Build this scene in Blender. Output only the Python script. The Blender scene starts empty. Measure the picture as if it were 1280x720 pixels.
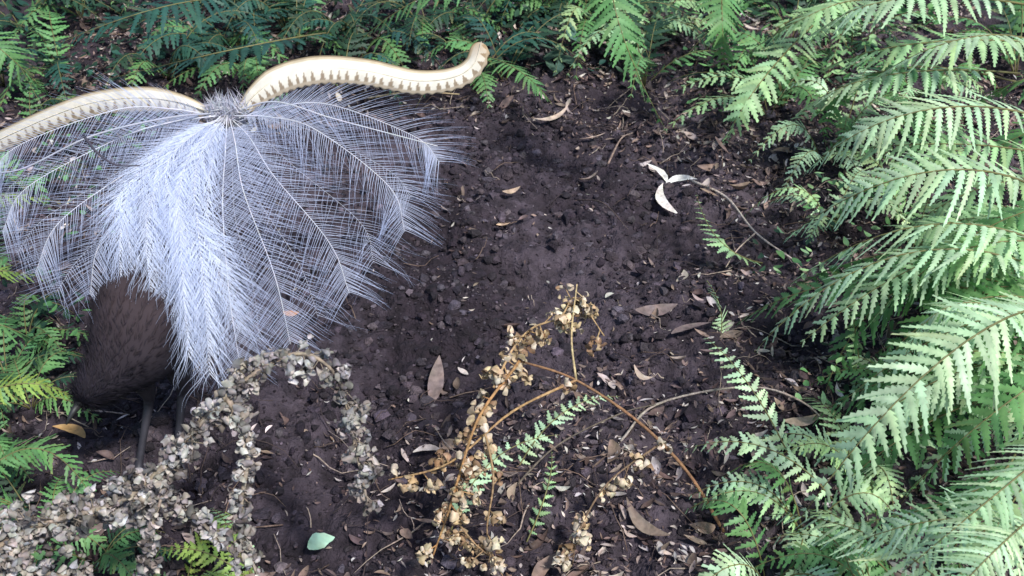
import bpy, math, random
from mathutils import Vector as V, noise, Matrix
random.seed(7)
rnd=random.random
def U(a,b): return a+(b-a)*rnd()
scene=bpy.context.scene
COL=scene.collection
scene.view_settings.view_transform='Standard'
scene.view_settings.look='None'
scene.view_settings.exposure=0

# ---------------------------------------------------------------- builders
class B:
    def __init__(s): s.v=[];s.f=[];s.c=[]
    def vert(s,p,c):
        s.v.append((p[0],p[1],p[2])); s.c.append(c); return len(s.v)-1
    def obj(s,name,mat,parent=None,smooth=True):
        me=bpy.data.meshes.new(name); me.from_pydata(s.v,[],s.f)
        at=me.color_attributes.new('Col','FLOAT_COLOR','POINT')
        fl=[]
        for c in s.c: fl.extend((c[0],c[1],c[2],1.0))
        at.data.foreach_set('color',fl)
        if smooth: me.polygons.foreach_set('use_smooth',[True]*len(me.polygons))
        me.materials.append(mat)
        o=bpy.data.objects.new(name,me); COL.objects.link(o)
        if parent: o.parent=parent
        return o
def empty(name):
    o=bpy.data.objects.new(name,None); COL.objects.link(o); return o
def mixc(a,b,t): return tuple(a[i]*(1-t)+b[i]*t for i in range(3))
def vary(c,a=.2):
    k=1+U(-a,a); return (c[0]*k*(1+U(-.08,.08)),c[1]*k,c[2]*k*(1+U(-.1,.1)))

def catmull(P,n):
    P=[V(p) for p in P]; Q=[2*P[0]-P[1]]+P+[2*P[-1]-P[-2]]
    out=[]
    for i in range(1,len(Q)-2):
        a,b,c,d=Q[i-1],Q[i],Q[i+1],Q[i+2]
        for k in range(n):
            t=k/n
            out.append(.5*((2*b)+(c-a)*t+(2*a-5*b+4*c-d)*t*t+(3*b-a-3*c+d)*t**3))
    out.append(P[-1]); return out
def tube(b,pts,r0,r1,col,sides=6,wob=0):
    n=len(pts); rings=[]
    for i,p in enumerate(pts):
        T=(pts[min(i+1,n-1)]-pts[max(i-1,0)]).normalized()
        S=T.cross(V((0,0,1)));
        if S.length<.05: S=T.cross(V((1,0,0)))
        S.normalize(); N=S.cross(T)
        r=r0+(r1-r0)*i/(n-1); r*=1+U(-wob,wob)
        rings.append([b.vert(p+(S*math.cos(a)+N*math.sin(a))*r,vary(col,.1)) for a in [k*2*math.pi/sides for k in range(sides)]])
    for i in range(n-1):
        for k in range(sides):
            b.f.append((rings[i][k],rings[i][(k+1)%sides],rings[i+1][(k+1)%sides],rings[i+1][k]))
    b.f.append(tuple(rings[-1])); b.f.append(tuple(reversed(rings[0])))

# ---------------------------------------------------------------- materials
def mat(name,rough=.6,transl=0,noise_s=60,noise_a=.35,bump=0,bscale=80,spec=.4,mul=1.0):
    m=bpy.data.materials.new(name); m.use_nodes=True
    nt=m.node_tree; N=nt.nodes; L=nt.links; N.clear()
    out=N.new('ShaderNodeOutputMaterial'); pr=N.new('ShaderNodeBsdfPrincipled')
    at=N.new('ShaderNodeAttribute'); at.attribute_name='Col'
    geo=N.new('ShaderNodeNewGeometry')
    nz=N.new('ShaderNodeTexNoise'); nz.inputs['Scale'].default_value=noise_s; nz.inputs['Detail'].default_value=4
    L.new(geo.outputs['Position'],nz.inputs['Vector'])
    mr=N.new('ShaderNodeMapRange'); mr.inputs['From Min'].default_value=.3; mr.inputs['From Max'].default_value=.7
    mr.inputs['To Min'].default_value=(1-noise_a)*mul; mr.inputs['To Max'].default_value=(1+noise_a)*mul
    L.new(nz.outputs['Fac'],mr.inputs['Value'])
    mx=N.new('ShaderNodeVectorMath'); mx.operation='SCALE'
    L.new(at.outputs['Color'],mx.inputs[0]); L.new(mr.outputs['Result'],mx.inputs['Scale'])
    L.new(mx.outputs[0],pr.inputs['Base Color'])
    pr.inputs['Roughness'].default_value=rough; pr.inputs['Specular IOR Level'].default_value=spec
    if bump:
        n2=N.new('ShaderNodeTexNoise'); n2.inputs['Scale'].default_value=bscale; n2.inputs['Detail'].default_value=6
        L.new(geo.outputs['Position'],n2.inputs['Vector'])
        bp=N.new('ShaderNodeBump'); bp.inputs['Strength'].default_value=bump; bp.inputs['Distance'].default_value=.01
        L.new(n2.outputs['Fac'],bp.inputs['Height']); L.new(bp.outputs[0],pr.inputs['Normal'])
    if transl:
        tr=N.new('ShaderNodeBsdfTranslucent'); L.new(mx.outputs[0],tr.inputs['Color'])
        ms=N.new('ShaderNodeMixShader'); ms.inputs[0].default_value=transl
        L.new(pr.outputs[0],ms.inputs[1]); L.new(tr.outputs[0],ms.inputs[2]); L.new(ms.outputs[0],out.inputs[0])
    else: L.new(pr.outputs[0],out.inputs[0])
    return m
M_fern=mat('fern_leaf',.5,.28,40,.25,spec=.35)
M_soil=mat('soil',.85,0,30,.5,bump=1,bscale=160,spec=.3)
M_clod=mat('soil_clod',.8,0,90,.5,bump=.8,bscale=260,spec=.35)
M_dead=mat('dead_leaf',.6,.1,70,.35,bump=.3,spec=.3)
M_dry=mat('dry_fern',.75,.08,90,.4,spec=.25)
M_twig=mat('twig_bark',.8,0,120,.4,bump=.5,bscale=200)
M_plume=mat('plume',.6,.3,20,.06,spec=.3)
M_lyre=mat('lyre_feather',.7,.1,60,.10,spec=.2)
M_body=mat('bird_body_feather',.9,0,25,.15,spec=.08)
M_bare=mat('bird_bare_part',.5,0,90,.2)

# ---------------------------------------------------------------- terrain
def ht(x,y):
    z=.045*noise.noise(V((x*1.3,y*1.3,3)))
    z+=.034*noise.noise(V((x*5,y*5,1)))
    z+=.024*noise.noise(V((x*13,y*13,9)))
    if y>3.2: z+=(y-3.2)*.3*min(1,(y-3.2))
    return z
def fine(x,y):
    d=noise.noise(V((x*34,y*34,4)))*.012
    d+=abs(noise.noise(V((x*62,y*62,7))))*.014
    d+=noise.noise(V((x*110,y*110,2)))*.005
    return d
b=B(); n=560
def warp(u,c,h): return c+h*u+26*u**9
for j in range(n+1):
    for i in range(n+1):
        u=2*i/n-1; w=2*j/n-1
        x=warp(u,0,1.7); y=warp(w,2.1,1.5)
        fz=fine(x,y)
        z=ht(x,y)+fz
        k=noise.noise(V((x*3,y*3,20)))+fz*28
        c=mixc((.028,.020,.027),(.080,.062,.076),min(1,max(0,.4+k)))
        b.vert((x,y,z),c)
for j in range(n):
    for i in range(n):
        a=j*(n+1)+i; b.f.append((a,a+1,a+n+2,a+n+1))
b.obj('ground',M_soil)

def in_clear(x,y):
    return ((x+.18)/.68)**2+((y-2.15)/.58)**2
# clods
b=B()
ph=(1+5**.5)/2
ico=[V(p).normalized() for p in [(-1,ph,0),(1,ph,0),(-1,-ph,0),(1,-ph,0),(0,-1,ph),(0,1,ph),(0,-1,-ph),(0,1,-ph),(ph,0,-1),(ph,0,1),(-ph,0,-1),(-ph,0,1)]]
icf=[(0,11,5),(0,5,1),(0,1,7),(0,7,10),(0,10,11),(1,5,9),(5,11,4),(11,10,2),(10,7,6),(7,1,8),(3,9,4),(3,4,2),(3,2,6),(3,6,8),(3,8,9),(4,9,5),(2,4,11),(6,2,10),(8,6,7),(9,8,1)]
for k in range(52000):
    x=U(-1.2,1.2); y=U(1.0,3.2)
    if noise.noise(V((x*5,y*5,50)))<U(-.7,.3): continue
    s=.0014+.012*rnd()**9+.0020*rnd()
    base=len(b.v); sc=V((U(.6,1.5),U(.6,1.5),U(.5,1))); col=vary(mixc((.028,.020,.027),(.15,.12,.14),rnd()**3),.2)
    z=ht(x,y)+fine(x,y)+s*.3
    rot=Matrix.Rotation(U(0,6.3),3,'Z')@Matrix.Rotation(U(0,6.3),3,'X')
    for p in ico:
        q=rot@p; q=V((q.x*sc.x,q.y*sc.y,q.z*sc.z))*s*U(.65,1.35)
        b.vert((x+q.x,y+q.y,z+q.z),col)
    for f in icf: b.f.append(tuple(base+i for i in f))
b.obj('soil_clods',M_clod,smooth=False)

# ---------------------------------------------------------------- ferns
def frond(b,p0,pm,p1,pairs,plen,lobes,col,start=.08,stem=(.26,.24,.10),wr=.42,droop=.25):
    p0=V(p0);pm=V(pm);p1=V(p1); c=2*pm-.5*(p0+p1)
    def pos(s): return p0*(1-s)**2+c*2*s*(1-s)+p1*s*s
    def tan(s): return ((c-p0)*(1-s)+(p1-c)*s).normalized()
    L=sum((pos((i+1)/10)-pos(i/10)).length for i in range(10))
    roll=U(-.35,.35)
    tube(b,[pos(i/12) for i in range(13)],.0022*(.5+L),.0006,stem,4)
    sp=L*(1-start)/pairs
    fold=U(.1,.35)
    for i in range(pairs):
        s=start+(1-start)*(i+.5)/pairs
        T=tan(s); S=T.cross(V((0,0,1)))
        if S.length<.05: S=V((1,0,0))
        S.normalize(); N=S.cross(T).normalized()
        S=(Matrix.Rotation(roll,3,T)@S); N=(Matrix.Rotation(roll,3,T)@N)
        prof=min(1,(s-start+.06)/.28)**.7*(1-s+.01)**.62*1.25
        for sd in (-1,1):
            if rnd()<.03: continue
            ln=plen*prof*U(.82,1.08); hw=min(sp*wr*U(.9,1.1),ln*.3)
            if ln<.003: continue
            a=math.radians(U(12,30)+18*s)
            D=(S*sd*math.cos(a)+T*math.sin(a)).normalized()
            D=(D-N*U(-.05,.3)+V((U(-.07,.07),U(-.07,.07),0))).normalized()
            W=D.cross(N).normalized()*sd
            P=pos(s+U(-.1,.1)*sp/L)
            m=max(3,int(lobes*min(1,prof*1.1)))
            cc=vary(col,.2)
            tipc=mixc(cc,(.5,.42,.16),.0 if rnd()<.93 else .6)
            prev=None; curl=U(.3,1.7)*droop; bend=U(-.1,.25)
            cmid=mixc(cc,(cc[0]*1.3,cc[1]*1.15,cc[2]*1.2),.6)
            for k in range(m*2+1):
                t=k/(m*2); q=P+D*ln*t-V((0,0,1))*ln*curl*t*t*.8+T*ln*bend*t*t
                wv=hw*((1-t)**.6+.02)*min(1,.6+t*5)*U(.92,1.05)
                if k%2==0: wv*=.5
                sh=D*(ln/(m*2))*(.7 if k%2 else -.2)
                cl=mixc(cc,tipc,t)
                row=(b.vert(q+W*wv+sh-N*wv*fold,cl),b.vert(q,cmid),b.vert(q-W*wv+sh-N*wv*fold,cl))
                if prev:
                    b.f.append((prev[0],prev[1],row[1],row[0])); b.f.append((prev[1],prev[2],row[2],row[1]))
                prev=row
    return L

G_sun=(.37,.59,.28); G_pale=(.50,.72,.42); G_mid=(.14,.32,.11); G_shaded=(.028,.075,.040); G_blue=(.035,.11,.08); G_lime=(.30,.45,.10)  # sun and canopy shade are put into these leaf colours, pale to dark

R=[
((1.09,1.96,.4),(.77,1.85,.48),(.60,1.92,.30),.11),
((.98,1.69,.4),(.71,1.63,.48),(.53,1.75,.25),.10),
((.98,1.56,.35),(.72,1.56,.42),(.53,1.65,.22),.10),
((.95,1.49,.35),(.66,1.50,.40),(.44,1.50,.18),.10),
((.87,1.36,.4),(.62,1.18,.45),(.44,1.10,.20),.10),
((.78,1.08,.4),(.65,.98,.40),(.52,.92,.30),.085),
((.92,1.38,.3),(.73,1.37,.40),(.65,1.36,.30),.07),
((.63,.94,.2),(.52,1.02,.25),(.42,1.19,.10),.07),
((1.21,2.29,.4),(.93,2.12,.50),(.77,2.25,.30),.10),
((1.28,2.51,.4),(.84,2.32,.50),(.73,2.50,.30),.10),
((1.15,1.97,.3),(.875,1.865,.4),(.675,2.0,.30),.09),
((1.04,1.68,.3),(.76,1.565,.35),(.52,1.50,.20),.09),
((.68,1.55,.05),(.65,1.58,.15),(.63,1.60,.25),.04),
((.515,1.336,.02),(.43,1.43,.15),(.363,1.58,.15),.045),
((.56,1.24,.05),(.43,1.29,.15),(.30,1.35,.08),.045),
((.43,1.73,0),(.43,1.75,.07),(.39,1.74,.16),.035),
((.58,2.01,0),(.456,1.96,.10),(.445,2.23,.05),.04),
((.71,.98,.35),(.61,.89,.38),(.55,.86,.30),.085),
((.75,.955,.3),(.60,.97,.35),(.47,1.03,.20),.085),
]
b=B()
for p0,pm,p1,pl in R:
    frond(b,p0,pm,p1,26 if pl>.06 else 16,pl,11 if pl>.06 else 6,random.choice([G_sun,G_pale,G_pale]))
for k in range(48):
    p0,pm,p1,pl=random.choice(R[:12])
    d=V((U(-.03,.30),U(-.2,.2),U(-.24,-.04)))
    frond(b,V(p0)+d,V(pm)+d+V((0,0,U(-.03,.03))),V(p1)+d+V((U(-.05,.1),U(-.12,.12),-.02)),22,pl*U(.6,.95),9,random.choice([G_sun,G_mid,G_sun,G_pale,G_mid]))
b.obj('fern',M_fern)

def plant(cx,cy,nf,L,h,col,pl,pairs=20,lobes=7,b=None,az0=0,az1=6.28):
    z0=ht(cx,cy)
    for i in range(nf):
        az=U(az0,az1); l=L*U(.7,1.1); d=V((math.cos(az),math.sin(az),0)); hh=h*U(.6,1.2)
        p0=V((cx,cy,z0)); pm=p0+d*l*.42+V((0,0,hh)); p1=p0+d*l*.9+V((0,0,hh*U(.1,.8)))
        frond(b,p0,pm,p1,pairs,pl*U(.8,1.1),lobes,vary(random.choice(col),.15))
b=B()
for cx,cy in [(.62,1.35),(.75,1.2),(.6,1.1),(.78,1.5),(.9,2.0),(.95,2.3),(.5,1.22),(.7,.95),(1.0,1.6),(.42,1.12),(1.1,2.5),(.9,2.6),(.45,1.02),(1.15,2.8),(.8,2.45),(.76,2.15)]:
    plant(cx,cy,6,.24,.12,[G_mid,G_sun,G_pale],.042,15,5,b)
b.obj('fern',M_fern)
T=[
((.25,2.6,.5),(.24,2.31,.45),(.38,2.34,.15),.085,G_mid),
((.61,3.1,.3),(.53,2.62,.35),(.57,2.66,.15),.08,G_mid),
((0,2.7,.4),(-.2,2.6,.4),(-.43,2.7,.2),.07,G_mid),
((-.095,2.97,.05),(.02,2.73,.12),(.11,2.67,.05),.06,G_mid),
((-.52,3.02,.1),(-.7,2.6,.25),(-1.12,2.71,.1),.10,G_blue),
((-.73,2.79,.3),(-.85,2.51,.4),(-1.14,2.5,.3),.09,G_blue),
((-1.33,2.46,.4),(-1.16,2.29,.4),(-1.10,2.34,.25),.08,G_mid),
((.915,2.96,.2),(.61,2.37,.3),(.51,2.29,.15),.08,G_sun),
((.95,2.75,.3),(.75,2.5,.4),(.58,2.62,.2),.08,G_sun),
((.75,3.0,.3),(.65,2.8,.45),(.45,2.75,.25),.08,G_mid),
((1.2,3.0,.3),(.95,2.75,.45),(.75,2.7,.3),.09,G_sun),
]
b=B()
for p0,pm,p1,pl,c in T: frond(b,p0,pm,p1,22,pl,9,c)
b.obj('fern',M_fern)

def leaf(b,p,l,w,az,tilt,col,curl=.3,segs=6):
    d=V((math.cos(az)*math.cos(tilt),math.sin(az)*math.cos(tilt),math.sin(tilt)))
    s=V((-math.sin(az),math.cos(az),U(-.5,.5))).normalized(); n=d.cross(s).normalized()
    if n.z<0:n=-n
    prev=None; bend=U(-.8,.8)*l; p=V(p); tw=U(-.6,.6)
    cu=U(.2,1)*curl; ragged=U(0,.25)
    for k in range(segs+1):
        t=k/segs; wv=w*math.sin(math.pi*min(1,t*.96+.03))**.8*(1-.35*t)
        q=p+d*l*(t-.5)+s*bend*(t-.5)**2+n*l*cu*((t-.5)**2)*1.6
        s2=(s+n*tw*(t-.5)).normalized()
        row=(b.vert(q+s2*wv*(1-ragged*rnd())+n*wv*.5*curl*2,vary(col,.12)),b.vert(q,col),b.vert(q-s2*wv*(1-ragged*rnd())+n*wv*.5*curl*2,vary(col,.12)))
        if prev:
            b.f.append((prev[0],prev[1],row[1],row[0])); b.f.append((prev[1],prev[2],row[2],row[1]))
        prev=row
def weeds(b,cx,cy,r,nl,size,cols):
    for k in range(nl):
        a=U(0,6.3); q=r*rnd()**.6; x=cx+math.cos(a)*q; y=cy+math.sin(a)*q; z=ht(x,y)+U(.01,.12)
        leaf(b,(x,y,z),size*U(.6,1.2),size*U(.2,.34),U(0,6.3),U(-.5,.5),vary(random.choice(cols),.25),.2,4)
b=B()
for k in range(66):
    x=U(-1.9,2.1)
    y=(U(2.95,4.2) if x<.7 else U(2.6,4.0)) if k<40 else (U(2.82,3.2) if x<.7 else U(2.5,3.3))
    c=[G_shaded,G_blue,G_shaded,G_mid] if x<.2 else [G_mid,G_mid,G_sun,G_shaded]  # left side takes greens darkened to stand for shade
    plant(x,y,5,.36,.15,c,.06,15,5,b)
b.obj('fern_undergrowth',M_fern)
b=B()
for k in range(70):
    x=U(-1.7,1.3); y=U(2.8,3.6)
    weeds(b,x,y,.12,34,U(.02,.05),[G_shaded,G_blue,G_shaded,(.03,.06,.03)] if x<.4 else [G_mid,G_shaded,G_sun])
for k in range(30):
    x,y=random.choice([(U(.6,1.1),U(1.0,2.3)),(U(-1.2,-.9),U(1.2,2.7))])
    weeds(b,x,y,.12,30,.025,[G_mid,G_shaded,G_sun] if x>0 else [G_shaded,G_mid])
weeds(b,.12,2.95,.06,8,.09,[(.12,.22,.16)])
b.obj('weeds',M_fern)
b=B()
for p0,pm,p1,pl,c in [
((-1.12,1.76,.3),(-1.0,1.74,.36),(-.875,1.78,.32),.045,G_lime),
((-1.02,1.60,.2),(-.95,1.58,.3),(-.86,1.62,.25),.05,G_lime),
((-1.02,1.52,.2),(-.89,1.44,.3),(-.83,1.48,.2),.05,G_mid),
((-.94,1.32,.2),(-.825,1.34,.25),(-.75,1.36,.2),.045,G_lime),
((-.91,1.23,.1),(-.81,1.29,.15),(-.71,1.24,.1),.06,G_mid)]:
    frond(b,p0,pm,p1,18,pl,6,c)
for cx,cy in [(-.85,1.28),(-.78,1.20),(-.95,1.42),(-.7,1.17),(-1.0,1.6),(-1.02,1.75),(-1.2,2.0),(-1.2,2.3),(-1.3,2.6),(-.93,1.53)]:
    plant(cx,cy,6,.18,.08,[G_mid,G_shaded,G_mid],.042,14,5,b)
b.obj('fern',M_fern)
b=B()
frond(b,(-.11,1.21,0),(-.04,1.3,.1),(.086,1.39,.08),15,.03,5,G_pale)
frond(b,(0,1.354,0),(.088,1.44,.08),(.204,1.51,.06),15,.03,5,G_pale)
frond(b,(.02,1.2,0),(.06,1.27,.07),(.07,1.36,.07),12,.02,5,G_sun)
b.obj('fern',M_fern)
b=B()
plant(-.42,1.13,7,.22,.08,[G_lime,G_sun],.033,14,5,b,1.6,4.6)
plant(-.55,1.13,6,.2,.08,[G_lime,G_sun],.033,14,5,b)
b.obj('fern',M_fern)

# ---------------------------------------------------------------- dead leaves, twigs
TAN=[(.28,.20,.16),(.20,.14,.12),(.42,.34,.30),(.12,.08,.07),(.09,.06,.058),(.24,.17,.14),(.56,.50,.46),(.15,.105,.10)]
b=B()
for k in range(90000):
    x=U(-1.4,1.5); y=U(.9,3.5)
    q=in_clear(x,y)
    pr=.025 if q<.75 else (.025+(q-.75)*.6)
    if x<-.2 and y<2.6: pr*=.15
    pr*= .2+1.7*max(0,.5+noise.noise(V((x*4,y*4,77))))
    if rnd()>min(.55,pr): continue
    r=rnd()
    l=U(.004,.016) if r<.85 else (U(.016,.035) if r<.98 else U(.035,.06))
    leaf(b,(x,y,ht(x,y)+fine(x,y)+U(.002,.016)),l,l*U(.10,.32),U(0,6.3),U(-.6,.6),vary(random.choice(TAN),.35),U(.1,1),3 if l<.016 else 6)
b.obj('leaf_litter',M_dead)
for (x,y,l,w,az,c,tl) in [(.378,2.38,.08,.013,2.2,(.85,.80,.72),.2),(.364,2.25,.12,.016,1.75,(.82,.74,.66),.1),(.425,2.35,.08,.014,.1,(.86,.83,.77),.1),
    (-.15,1.6,.12,.019,1.5,(.24,.18,.16),.15),(.115,2.67,.12,.012,.5,(.6,.46,.36),.1),(-.019,2.13,.035,.011,.3,(.72,.5,.33),0),
    (0,2.265,.05,.008,.5,(.5,.36,.26),0),(-.818,1.45,.07,.016,2.8,(.5,.3,.12),.1),
    (.306,1.8,.09,.018,.1,(.20,.15,.14),.1),(.368,1.745,.09,.015,.3,(.20,.15,.14),.1),(-.466,1.79,.035,.01,0,(.6,.3,.15),0),(.55,1.47,.08,.014,.2,(.5,.38,.28),.1),(.21,2.56,.09,.01,.2,(.55,.4,.32),.1),
    (.22,1.22,.10,.013,2.3,(.24,.18,.14),.1),(.05,1.15,.09,.014,.9,(.22,.15,.12),.1)]:
    b=B(); leaf(b,(x,y,ht(x,y)+.024),l,w,az,tl,c,.3,8); b.obj('dead_leaf',M_dead)
b=B(); leaf(b,(-.328,1.21,ht(-.328,1.21)+.035),.05,.02,.6,-.1,(.50,.78,.56),.2,8); b.obj('green_leaf',M_fern)

b=B()
for k in range(1500):
    x=U(-1.4,1.5); y=U(1.0,3.4)
    q=in_clear(x,y)
    if rnd()>(.18 if q<1 else .85): continue
    l=U(.03,.2)*(.5 if q<1 else 1); az=U(0,6.3); pts=[]; a=az; p=V((x,y,0))
    for i in range(6):
        pts.append(V((p.x,p.y,ht(p.x,p.y)+.012+.01*i*U(0,.6)))); a+=U(-.35,.35); p+=V((math.cos(a),math.sin(a),0))*l/6
    tube(b,pts,U(.0006,.0018),.0005,random.choice([(.09,.06,.05),(.18,.12,.09),(.05,.035,.035),(.38,.30,.24)]),5,.15)
b.obj('twigs',M_twig)
for pts,r,c in [([(.20,1.42,.02),(.274,1.5,.04),(.435,1.5,.08),(.533,1.465,.08),(.61,1.435,.02)],.0028,(.36,.30,.25)),
    ([(.45,2.34,.02),(.517,2.22,.04),(.553,2.04,.04),(.627,1.95,.03)],.0035,(.50,.42,.35)),
    ([(.553,2.04,.04),(.50,1.97,.05),(.47,1.93,.02)],.002,(.45,.36,.28)),
    ([(-.41,2.79,.02),(-.28,2.80,.03),(-.15,2.81,.02)],.0035,(.5,.38,.22)),
    ([(.0,1.3,.01),(.08,1.36,.05),(.2,1.45,.06),(.274,1.5,.04)],.002,(.15,.12,.09)),
    ([(.16,2.3,.01),(.22,2.22,.03),(.27,2.1,.02)],.002,(.10,.07,.06)),
    ([(.25,2.45,.01),(.29,2.55,.04),(.33,2.62,.03)],.0028,(.3,.22,.18))]:
    b=B(); pp=catmull([V(p)+V((0,0,ht(p[0],p[1]))) for p in pts],6); tube(b,pp,r,r*.5,c,6,.12); b.obj('fallen_stick',M_twig)

# ---------------------------------------------------------------- dead curled ferns
def curl(b,p,s,col,wf=1.0):
    rot=Matrix.Rotation(U(0,6.3),3,'Z')@Matrix.Rotation(U(0,6.3),3,'X')@Matrix.Rotation(U(0,6.3),3,'Y')
    m=6; prev=None; tot=U(2.5,5.5); w=s*U(.3,.6)*wf; r=s*.55; sk=U(-.6,.6)
    for k in range(m+1):
        t=k/m; a=t*tot; rr=r*(1-.55*t)
        c=V((math.cos(a)*rr,math.sin(a)*rr,sk*t*s)); wz=w*math.sin(math.pi*(.12+.8*t))
        row=[]
        for e in (-1,0,1):
            q=rot@(c*(1+(.18 if e==0 else 0)*U(.5,1.5))+V((0,0,wz*e*U(.7,1.3))))
            row.append(b.vert(V(p)+q,vary(col,.22)))
        if prev:
            b.f.append((prev[0],prev[1],row[1],row[0])); b.f.append((prev[1],prev[2],row[2],row[1]))
        prev=row
par=empty('dead_fern_frond')
GREY=[(.34,.31,.29),(.24,.215,.20),(.47,.44,.41),(.15,.13,.12),(.37,.33,.29)]
stem=B(); cr=B()
d1=[(-.745,.914,.3),(-.65,.97,.33),(-.52,1.0,.36),(-.446,1.08,.4),(-.384,1.136,.44),(-.311,1.19,.45),(-.254,1.175,.42),(-.231,1.12,.36),(-.208,1.055,.28)]
d2=[(-.59,1.066,0),(-.53,1.0,.2),(-.50,.99,.3),(-.474,1.03,.36)]
d3=[(-.80,1.0,.24),(-.72,1.0,.26),(-.603,1.01,.29),(-.48,1.03,.31),(-.372,.965,.26)]
d4=[(-.40,1.12,.43),(-.37,1.08,.38),(-.38,1.02,.30),(-.36,.97,.22)]
d5=[(-.76,.95,.30),(-.68,.93,.30),(-.58,.92,.28),(-.50,.91,.22)]
for P_,dens,spread,t0 in [(d1,8.5,.036,.5),(d3,6.5,.028,.2),(d4,4,.014,.2),(d2,2,.009,0),(d5,7,.030,.2)]:
    pp=catmull(P_,8); tube(stem,pp,.0045,.002,(.3,.24,.18),6,.15)
    for i in range(len(pp)-1):
        seg=(pp[i+1]-pp[i]).length
        t=i/len(pp)
        sp=spread*(1.1-t0*t)
        for h in range(max(1,int(seg*340*(1.15-.4*t)))):
            g=lambda: random.gauss(0,.42)
            ctr=pp[i].lerp(pp[i+1],rnd())+V((g(),g(),g()-.1))*sp
            tube(stem,[pp[i],ctr],.001,.0006,(.3,.24,.18),3)
            cg=random.choice(GREY)
            for k in range(max(2,int(dens*U(.6,1.4)*(1-.3*t)))):
                curl(cr,ctr+V((g(),g(),g()))*.010,U(.006,.0135),vary(cg,.3),1.2)
stem.obj('stem',M_twig,par); cr.obj('curled_leaflets',M_dry,par)

par=empty('dried_bracken')
GOLD=[(.56,.43,.27),(.42,.30,.18),(.66,.55,.41),(.27,.17,.10),(.56,.47,.35)]
stem=B(); cr=B()
dry=[(.366,1.235,0),(.30,1.28,.1),(.215,1.32,.18),(.107,1.35,.25),(.013,1.365,.28)]
dry2=[(.013,1.365,.28),(-.051,1.257,.26),(-.082,1.19,.2),(-.10,1.155,.15),(-.128,1.115,.08)]
dryb=[(-.03,1.31,.27),(.0,1.38,.29),(.034,1.425,.30),(.081,1.43,.32),(.11,1.47,.33),(.155,1.405,.30)]
dryc=[(.107,1.35,.25),(.10,1.405,.30),(.11,1.47,.36)]
dryd=[(.107,1.35,.25),(0,1.285,.24),(-.1,1.21,.2),(-.20,1.21,.16)]
drye=[(-.05,1.257,.26),(-.03,1.2,.18),(-.04,1.15,.10),(-.02,1.12,.04)]
dryf=[(.25,1.3,.15),(.16,1.24,.12),(.11,1.17,.08),(.1,1.15,.02)]
dryg=[(-.10,1.155,.15),(-.06,1.13,.10),(-.03,1.14,.05)]
for P_,r,c in [(dry,.0034,(.26,.14,.07)),(dry2,.0028,(.40,.22,.09)),(dryb,.0022,(.45,.30,.15)),(dryc,.0022,(.55,.42,.22)),(dryd,.0025,(.42,.26,.12)),(drye,.002,(.36,.23,.12)),(dryf,.002,(.2,.13,.08)),(dryg,.002,(.36,.23,.12))]:
    pp=catmull(P_,7); tube(stem,pp,r,r*.55,c,6,.1)
    if P_ is dry: continue
    L=len(pp)
    for i in range(L-1):
        t=i/L
        if P_ is dryc and t<.35: continue
        if P_ is dryd and .0<t<.45: continue
        if rnd()<.38: continue
        side=V((U(-1,1),U(-1,1),U(-.9,.2))).normalized()
        ctr=pp[i]+side*U(.012,.032)
        tube(stem,[pp[i],ctr],.0013,.0009,c,4)
        cg=random.choice(GOLD)
        for k in range(random.randint(4,11)):
            curl(cr,ctr+V((U(-1,1),U(-1,1),U(-1,1)))*.010,U(.008,.0165),vary(cg,.3) if rnd()<.6 else random.choice(GOLD))
stem.obj('stems',M_twig,par); cr.obj('curled_pinnae',M_dry,par)

# ---------------------------------------------------------------- lyrebird
bird=empty('superb_lyrebird')
Rt=V((-.53,1.81,.5)); X=V((1,0,0)); D=V((0,-.951,-.31)).normalized(); Nn=V((0,-.31,.951)).normalized()
def F(a,bb,h=0): return Rt+X*a+D*bb+Nn*h
def feather(b,pts,bl,nb,ang,col,w=.0010,curve=.5,start=.1,shaft=.0016,wav=.1,segs=6,fray=0.0,tip=.55):
    pp=catmull(pts,10); n=len(pp); tube(b,pp,shaft,shaft*.25,(.85,.84,.88),5)
    for i in range(nb):
        s=start+(1-start)*i/nb; x=s*(n-1); k=min(int(x),n-2); P=pp[k].lerp(pp[k+1],x-k)
        T=(pp[k+1]-pp[k]).normalized(); S=T.cross(Nn).normalized()
        for sd in (-1,1):
            if rnd()<.08: continue
            prof=min(1,.3+(s-start)*2.2)*(1-tip*s**1.5)
            ln=bl*prof*U(.65,1.12)
            a=ang*(1-.12*s)+U(-.04,.04)*(1+fray*8)
            d=(S*sd*math.sin(a)+T*math.cos(a)).normalized()
            cv=curve*U(.6,1.4); lift=U(-.10,.10); ph=U(0,6.3)
            prev=None; q=P.copy()
            for j in range(segs+1):
                t=j/segs
                dd=(d+T*cv*t*(1-.8*s)+Nn*(lift-.10*t)+V((0,-.03,-.1))*t+S*wav*math.sin(ph+t*4)*t).normalized()
                if j: q=q+dd*ln/segs
                ww=w*(1-.88*t); sv=dd.cross(Nn).normalized()*ww
                cc=mixc(col,(col[0]*.7,col[1]*.76,col[2]*.9),t)
                row=(b.vert(q+sv,cc),b.vert(q-sv,cc))
                if prev: b.f.append((prev[0],prev[1],row[1],row[0]))
                prev=row
W=(.58,.62,.76)
b=B()
def fe(a1,b1,a2,b2,h=.05,bl=.10,nb=75,ang=.95,**k):
    j=U(-.015,.015)
    feather(b,[F(a2*.04,.015,U(-.004,.01)),F(a1*.5+j*.5,b1*.45,h*.6),F(a1+j,b1,h),F(a2*.8+a1*.18+j,b2*.72+b1*.18,h*.8),F(a2,b2,U(-.03,.0))],bl,nb,ang,W,**k)
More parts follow.
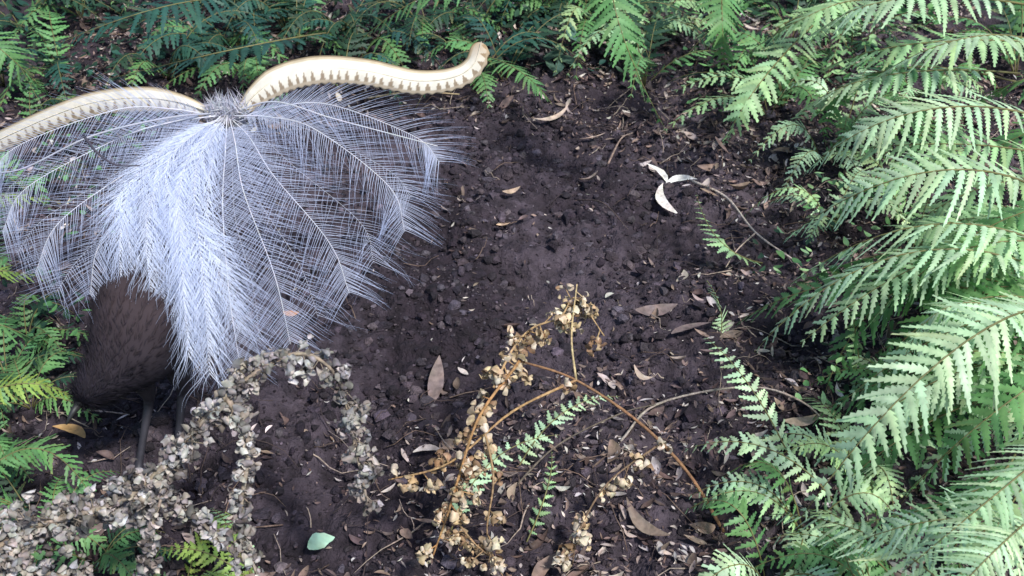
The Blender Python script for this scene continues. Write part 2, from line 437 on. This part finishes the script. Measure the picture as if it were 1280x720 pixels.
for a1,b1,a2,b2 in [(.20,.02,.40,.12),(.17,.09,.345,.27),(.12,.18,.26,.40),(.08,.23,.17,.49),(.05,.26,.09,.52),
                    (-.20,.04,-.41,.16),(-.18,.10,-.36,.26),(-.13,.16,-.28,.35),(-.08,.2,-.18,.39)]:
    fe(a1,b1,a2,b2,h=U(.03,.06),bl=.15,nb=120,ang=1.02,w=.00048,shaft=.0014,wav=.15,curve=.35,fray=.05,segs=7,tip=.5)
for a1,b1,a2,b2 in [(.18,.06,.37,.20),(.14,.14,.31,.34),(.10,.21,.22,.45),(-.19,.07,-.40,.21),(-.15,.13,-.33,.33),(-.10,.18,-.24,.41),(.06,.25,.13,.51)]:
    fe(a1*.96,b1,a2*.95,b2*.97,h=U(.0,.025),bl=.14,nb=60,ang=U(.8,1.1),w=.00034,shaft=.0005,wav=.5,curve=.5,fray=.3,segs=8,tip=.4)
b.obj('filamentary_plumes',M_plume,bird)
b=B()
W=(.82,.86,.96)
for i in range(24):
    a1=U(-.12,.02); b1=U(.20,.28)
    a2=a1*1.1+U(-.01,.07); b2=U(.40,.55)
    if a2<-.05: b2-=.12
    fe(a1,b1,a2,b2,h=U(.05,.085),bl=.10,nb=85,ang=U(.3,.7),w=.00052,curve=.9,shaft=.0005,wav=.6,fray=.35,tip=.2)
b.obj('central_plumes',M_plume,bird)

def lyrate(name,pts,hw,flip):
    b=B(); pp=catmull(pts,34); n=len(pp); NC=V((0,-.70,.71)); m=20; prev=None; dist=0
    for i,p in enumerate(pp):
        if i: dist+=(pp[i]-pp[i-1]).length
        T=(pp[min(i+1,n-1)]-pp[max(i-1,0)]).normalized(); Wd=NC.cross(T).normalized()
        if flip: Wd=-Wd
        t=i/(n-1); h=hw*(.35+.65*min(1,t*5))*(1-.38*max(0,t-.35)/.65)
        if t>.955: h*=math.sqrt(max(.02,1-((t-.955)/.045)**2))
        row=[]
        fr=(dist/.0165+.12*math.sin(dist*90))%1
        shade=1 if not flip else 1-.4*t  # shadow painted into the flipped feather, deeper towards its end
        for k in range(m+1):
            v=k/m
            edge=.0018*math.sin(dist*380) if k==0 else 0
            off=(v-.5)*2*h; bow=(1-((v-.5)*2)**2)*h*.35
            c=(.82,.76,.64)
            if v>.93: c=(.34,.26,.16)
            elif v>.82: c=(.64,.53,.36)
            tri=abs(fr-.5)*2
            if .10<v<.44 and tri>(.36+ (v-.10)*1.8): c=(.34,.26,.18)
            elif v<=.10: c=(.50,.41,.30)
            if t>.88: c=mixc(c,(.38,.24,.11),min(.75,(t-.88)*6))
            row.append(b.vert(p+Wd*(off-edge)+NC*bow,tuple(q*shade for q in c)))
        if prev:
            for k in range(m): b.f.append((prev[k],prev[k+1],row[k+1],row[k]))
        prev=row
    sh=[p+NC*hw*.36 for p in pp]
    o=b.obj(name,M_lyre,bird)
    md=o.modifiers.new('s','SOLIDIFY'); md.thickness=.0015
    b=B(); tube(b,sh,.0015,.0006,(.82,.74,.58),5); b.obj(name+'_shaft',M_lyre,bird)
def O(dx,dv,base=Rt): return base+V((dx/671,-dv*.04/55,-dv*.07/55))
lyrate('lyrate_feather_a',[O(16,2),O(38,-22),O(72,-43),O(118,-53),O(175,-50),O(235,-38),O(282,-42),O(308,-58),O(318,-86)],.027,False)
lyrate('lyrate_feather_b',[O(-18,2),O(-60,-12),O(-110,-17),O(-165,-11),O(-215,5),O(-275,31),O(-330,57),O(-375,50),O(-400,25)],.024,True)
b=B()
tube(b,catmull([F(-.01,.0),F(-.09,.06,.05),F(-.20,.13,.08),F(-.32,.19,.06),F(-.42,.17,.04)],8),.0020,.0012,(.6,.6,.68),5)
tube(b,catmull([F(-.20,.15,.1),F(-.165,.195,.11),F(-.13,.22,.11),F(-.09,.222,.11)],8),.0026,.0012,(.12,.11,.14),5)
tube(b,catmull([F(.01,.0),F(.10,.02,.05),F(.22,.09,.08),F(.40,.135,.06)],8),.0018,.0009,(.8,.8,.82),5)
b.obj('median_plumes',M_plume,bird)

def skin(name,verts,edges,rad,matl,root=0,sub=2):
    me=bpy.data.meshes.new(name); me.from_pydata(verts,edges,[]); o=bpy.data.objects.new(name,me); COL.objects.link(o)
    m=o.modifiers.new('sk','SKIN')
    for i,r in enumerate(rad):
        sv=me.skin_vertices[0].data[i]; sv.radius=(r,r); sv.use_root=(i==root)
    ss=o.modifiers.new('ss','SUBSURF'); ss.levels=sub; ss.render_levels=sub
    dg=bpy.context.evaluated_depsgraph_get(); me2=bpy.data.meshes.new_from_object(o.evaluated_get(dg))
    o.modifiers.clear(); o.data=me2
    for a in list(me2.color_attributes): me2.color_attributes.remove(a)
    at=me2.color_attributes.new('Col','FLOAT_COLOR','POINT')
    return o,me2,at
bv=[(-.53,1.83,.455),(-.545,1.76,.42),(-.565,1.65,.375),(-.595,1.54,.335),(-.622,1.46,.305),(-.635,1.40,.280),(-.675,1.350,.255),(-.70,1.325,.245),(-.712,1.307,.237)]
rr=[.022,.045,.068,.090,.104,.092,.044,.030,.012]
o,me,at=skin('body',bv,[(i,i+1) for i in range(8)],rr,M_body,2,3)
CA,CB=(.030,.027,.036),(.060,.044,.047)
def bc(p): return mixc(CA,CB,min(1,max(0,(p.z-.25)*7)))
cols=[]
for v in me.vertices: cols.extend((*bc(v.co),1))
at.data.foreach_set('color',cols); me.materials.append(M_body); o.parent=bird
me.polygons.foreach_set('use_smooth',[True]*len(me.polygons))
b=B()
vs=[(v.co.copy(),v.normal.copy()) for v in me.vertices]
back=(V(bv[1])-V(bv[6])).normalized()
for k in range(16000):
    p,nn=random.choice(vs); p=p+V((U(-1,1),U(-1,1),U(-1,1)))*.004
    d=(back+V((U(-.4,.4),U(-.4,.4),U(-.4,.4)))); d=(d-nn*d.dot(nn)).normalized(); s=d.cross(nn).normalized()
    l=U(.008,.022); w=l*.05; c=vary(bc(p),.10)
    a0=b.vert(p+nn*.0003,c);a1=b.vert(p+d*l*.5+s*w+nn*.003,c);a2=b.vert(p+d*l*.5-s*w+nn*.003,c);a3=b.vert(p+d*l+nn*.006,c)
    b.f.append((a0,a1,a3,a2))
b.obj('contour_feathers',M_body,bird)
b=B()
for k in range(900):
    p=Rt+V((U(-.035,.04),U(-.02,.02),U(-.03,.02))); d=V((U(-.6,.6),U(-.3,.4),U(-.2,1))).normalized(); l=U(.012,.035)
    s=d.cross(V((0,-.7,.7))).normalized()*.0009; c=vary(mixc((.35,.35,.42),(.7,.7,.75),rnd()),.15)
    i0=b.vert(p-s,c);i1=b.vert(p+s,c);i2=b.vert(p+d*l,c); b.f.append((i0,i1,i2))
b.obj('rump_down',M_plume,bird)
H=V((-.712,1.309,.238))
b=B(); tube(b,[H,H+V((-.010,-.017,-.009)),H+V((-.017,-.032,-.019))],.008,.0015,(.03,.03,.03),8); b.obj('beak',M_bare,bird)
for sx in (-1,1):
    bpy.ops.mesh.primitive_uv_sphere_add(radius=.0045,segments=12,ring_count=8,location=(-.70+sx*.025,1.317,.253)); e=bpy.context.object; e.name='eye'; e.parent=bird
    a=e.data.color_attributes.new('Col','FLOAT_COLOR','POINT'); a.data.foreach_set('color',[.01,.01,.01,1]*len(e.data.vertices)); e.data.materials.append(M_bare)
for kx,(hip,knee,hock,foot) in enumerate([((-.635,1.47,.27),(-.645,1.41,.21),(-.655,1.44,.12),(-.68,1.365,.012)),((-.575,1.48,.27),(-.585,1.43,.21),(-.60,1.46,.12),(-.615,1.40,.012))]):
    f=V(foot); f.z=ht(f.x,f.y)+.018
    vv=[hip,knee,hock,tuple(f.lerp(V(hock),.5)),tuple(f)]; ed=[(0,1),(1,2),(2,3),(3,4)]; rd=[.040,.030,.010,.0075,.008]
    for a in (-2.1,-1.57,-1.05,1.6):
        i=len(vv); dv=V((math.cos(a),math.sin(a),0)); L_=.05 if a<0 else .035
        vv+= [tuple(f+dv*L_*.5+V((0,0,.006))),tuple(f+dv*L_*.85+V((0,0,.001))),tuple(f+dv*L_*1.25+V((0,0,-.008)))]
        ed+=[(4,i),(i,i+1),(i+1,i+2)]; rd+=[.0045,.004,.0018]
    o,me,at=skin('leg_%d'%(kx+1),vv,ed,rd,M_bare,0,1)
    at.data.foreach_set('color',[.035,.032,.04,1]*len(me.vertices)); me.materials.append(M_bare); o.parent=bird
    me.polygons.foreach_set('use_smooth',[True]*len(me.polygons))

# ---------------------------------------------------------------- light
el,az=math.radians(58),math.radians(135)
w=bpy.data.worlds.new('World'); scene.world=w; w.use_nodes=True
nt=w.node_tree; bg=nt.nodes['Background']; sky=nt.nodes.new('ShaderNodeTexSky'); sky.sky_type='NISHITA'; sky.sun_disc=False
sky.sun_elevation=el; sky.sun_rotation=az; bg.inputs['Strength'].default_value=.15
nt.links.new(sky.outputs[0],bg.inputs['Color'])
s=bpy.data.lights.new('sun','SUN'); s.energy=4.2; s.angle=math.radians(7); s.color=(1,.985,.955)
so=bpy.data.objects.new('sun',s); COL.objects.link(so)
d=V((math.sin(az)*math.cos(el),math.cos(az)*math.cos(el),math.sin(el)))
so.rotation_euler=d.to_track_quat('Z','Y').to_euler(); so.location=d*8
cam=bpy.data.cameras.new('camera'); cam.sensor_width=36; cam.lens=36*1372/1280; cam.clip_end=200; cam.clip_start=.02
cam.dof.use_dof=True; cam.dof.focus_distance=2.0; cam.dof.aperture_fstop=9
co=bpy.data.objects.new('camera',cam); COL.objects.link(co); co.location=(0,0,1.5); co.rotation_euler=(math.radians(52),0,0)
scene.camera=co
